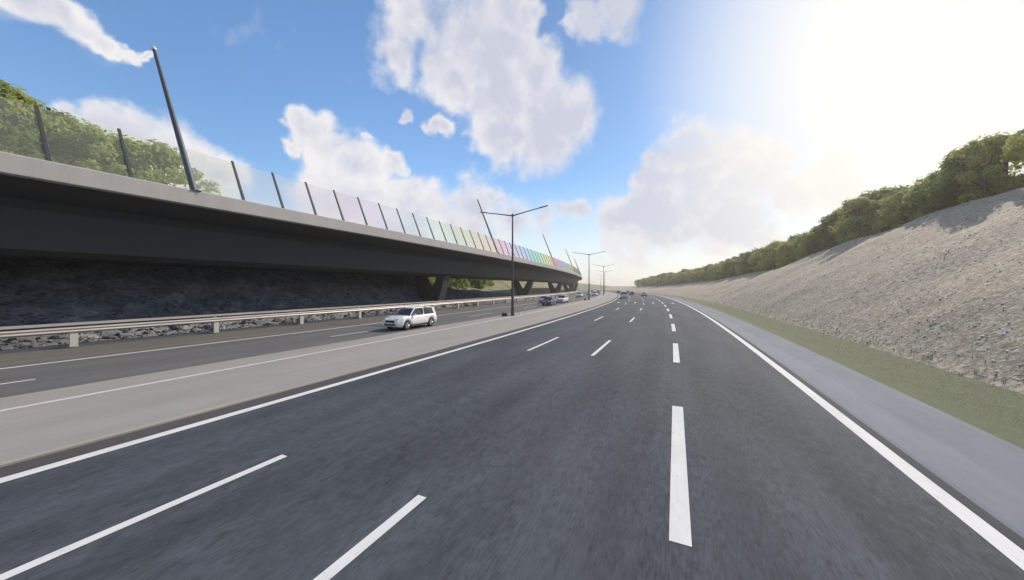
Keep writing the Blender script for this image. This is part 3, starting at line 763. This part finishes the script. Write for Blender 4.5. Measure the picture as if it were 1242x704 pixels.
tag(tufts('grass', 40000, pl_v, .012, .028, M['blade'], 5), 'short dull green grass on the strip beside the drain', 'grass')
tag(tufts('weeds', 900, pl_e, .05, .16, M['blade'], 6), 'thin dry weeds along the foot of the gravel slope', 'weeds')

# ------------------------------------------------------------------ trees
def tree_meshes(seed, h, rad, low, nclump, nleaf, leaf):
    r = random.Random(seed); tk = MB()
    bend = Vector((r.uniform(-.3, .3), r.uniform(-.3, .3), 0))
    tk.tube([(0, 0, -.5), bend * .3 + Vector((0, 0, h * .25)), bend + Vector((0, 0, h * .55)), bend * 1.3 + Vector((0, 0, h * .82))], [.20, .15, .09, .03], 7)
    cl = []
    for q in range(nclump):
        t = r.random(); z = low + (h - low) * (t ** .85); prof = math.sin(math.pi * min(1, .18 + .80 * (z - low) / (h - low))) ** .7
        a = r.uniform(0, 6.28); rr = rad * prof * (.35 + .65 * math.sqrt(r.random()))
        c = Vector((math.cos(a) * rr, math.sin(a) * rr, min(z, h - .5))) + bend * (z / h); cl.append((c, r.uniform(.5, 1.0) * rad * .38))
        if q % 3 == 0: tk.tube([bend * (c.z / h * .6) + Vector((0, 0, c.z * .55)), c * .6 + Vector((0, 0, c.z * .36)), c], [.07, .05, .02], 5)
    lf = MB()
    for c, cr in cl:
        for q in range(nleaf):
            dv = Vector((r.gauss(0, 1), r.gauss(0, 1), r.gauss(.25, .9))).normalized()
            p = c + dv * cr * (.55 + .55 * r.random()); p.z = max(p.z, .1)
            nn = (dv + Vector((r.uniform(-.8, .8), r.uniform(-.8, .8), r.uniform(-.3, .9)))).normalized()
            a = nn.orthogonal().normalized(); b = nn.cross(a); an = r.uniform(0, 6.28); a, b = a * math.cos(an) + b * math.sin(an), b * math.cos(an) - a * math.sin(an)
            k = leaf * r.uniform(.6, 1.25)
            lf.add([p - a * k, p - b * k * .55, p + a * k, p + b * k * .55], [(0, 1, 2, 3)])
    return tk.mesh('trunk'), lf.mesh('crown')
TP = []
for q in range(6):
    h = (6.6, 7.4, 5.6, 8.2, 6.2, 4.6)[q]
    t, c = tree_meshes(20 + q, h, h * (.40, .36, .48, .38, .44, .5)[q], .5, 32, 120, .19)
    TP.append((t, c, h))
def set_mat(me, m):
    if not me.materials: me.materials.append(m)
TPL = [(t, c.copy(), h) for t, c, h in TP]
for t, c, h in TP: set_mat(t, M['bark']); set_mat(c, M['leaf_dark'])
for t, c, h in TPL: set_mat(c, M['leaf_light'])
def tree(pos, q, hgt, light, label, group, rr):
    t, c, h = (TPL if light else TP)[q]
    e = empty('tree', pos, rr.uniform(0, 6.28)); k = hgt / h; e.scale = (k * rr.uniform(.9, 1.2), k * rr.uniform(.9, 1.2), k)
    for nm, me in (('trunk', t), ('crown', c)):
        o = bpy.data.objects.new(nm, me); C.objects.link(o); o.parent = e
    tag(e, label, 'tree', group)
rt = random.Random(11)
s = 24.0
while s < 330:                                          # crest of the right slope
    for row in range(2):
        off = 27.2 + row * 3.2 + rt.uniform(-.9, .9); ss_ = s + rt.uniform(-1, 1)
        far = s > 170
        hg = (rt.uniform(4.6, 6.8) if row == 0 else rt.uniform(6.2, 8.6)) * (.88 if s < 60 else .96)
        if s > 90 and row == 0: off -= rt.uniform(0, 2.5)
        tree(P(ss_, off, z_right(off, ss_) - .1), rt.randrange(6), hg, rt.random() < (.5 if s < 90 else .8),
             'bushy green tree in the far row where the road bends away' if far else ('low bushy tree at the front edge of the thicket on the right crest' if row == 0 else 'taller green tree standing behind in the thicket on the right crest'),
             'far trees by the bend' if far else 'trees along the crest of the right slope', rt)
    s += rt.uniform(2.6, 3.8) if s < 110 else rt.uniform(2.6, 4.2)
for q in range(50):                                     # hill behind the viaduct on the left
    s = rt.uniform(-2, 19.5); off = -53 - rt.uniform(0, 15); z = hz_(off, s)
    hg = rt.uniform(6.9, 8.3) - .03 * max(0, s - 10)
    tree(P(s, off, z - .1), rt.randrange(5), hg, rt.random() < .75, 'leafy sunlit tree on the hill seen through the nearest glass panels', 'trees on the left hill behind the glass', rt)
for q in range(44):                                     # behind the viaduct further on
    s = rt.uniform(44, 190); off = -54 - rt.uniform(0, 20); z = hz_(off, s)
    tree(P(s, off, z - .1), rt.randrange(6), rt.uniform(6.5, 10.5) if s < 105 else rt.uniform(5, 8), rt.random() < .7, 'leafy green tree on the bank seen beneath and beyond the viaduct', 'trees on the bank behind the viaduct', rt)

for q in range(26):
    s = rt.uniform(66, 112); off = -50 - rt.uniform(0, 8); z = hz_(off, s) if off < -46.5 else z_left(off, s)
    tree(P(s, off, z - .2), rt.randrange(6), rt.uniform(2.6, 4.6), rt.random() < .85, 'low leafy bush on the bank seen under the viaduct between its first two piers', 'bushes under the viaduct', rt)
# ------------------------------------------------------------------ air
hb = MB(); hb.hexa([(-900, -60, -1.4), (260, -60, -1.4), (260, 1500, -1.4), (-900, 1500, -1.4)], [(-900, -60, 34), (260, -60, 34), (260, 1500, 34), (-900, 1500, 34)])
hm = bpy.data.materials.new('haze_air'); hm.use_nodes = True; ht = hm.node_tree; ht.nodes.clear()
hv = ht.nodes.new('ShaderNodeVolumePrincipled'); hv.inputs['Color'].default_value = (1.0, .95, .87, 1); hv.inputs['Density'].default_value = HAZE; hv.inputs['Anisotropy'].default_value = .6
ho = ht.nodes.new('ShaderNodeOutputMaterial'); ht.links.new(hv.outputs[0], ho.inputs['Volume'])
haze = hb.build('haze', hm, kind='stuff', fix=True)
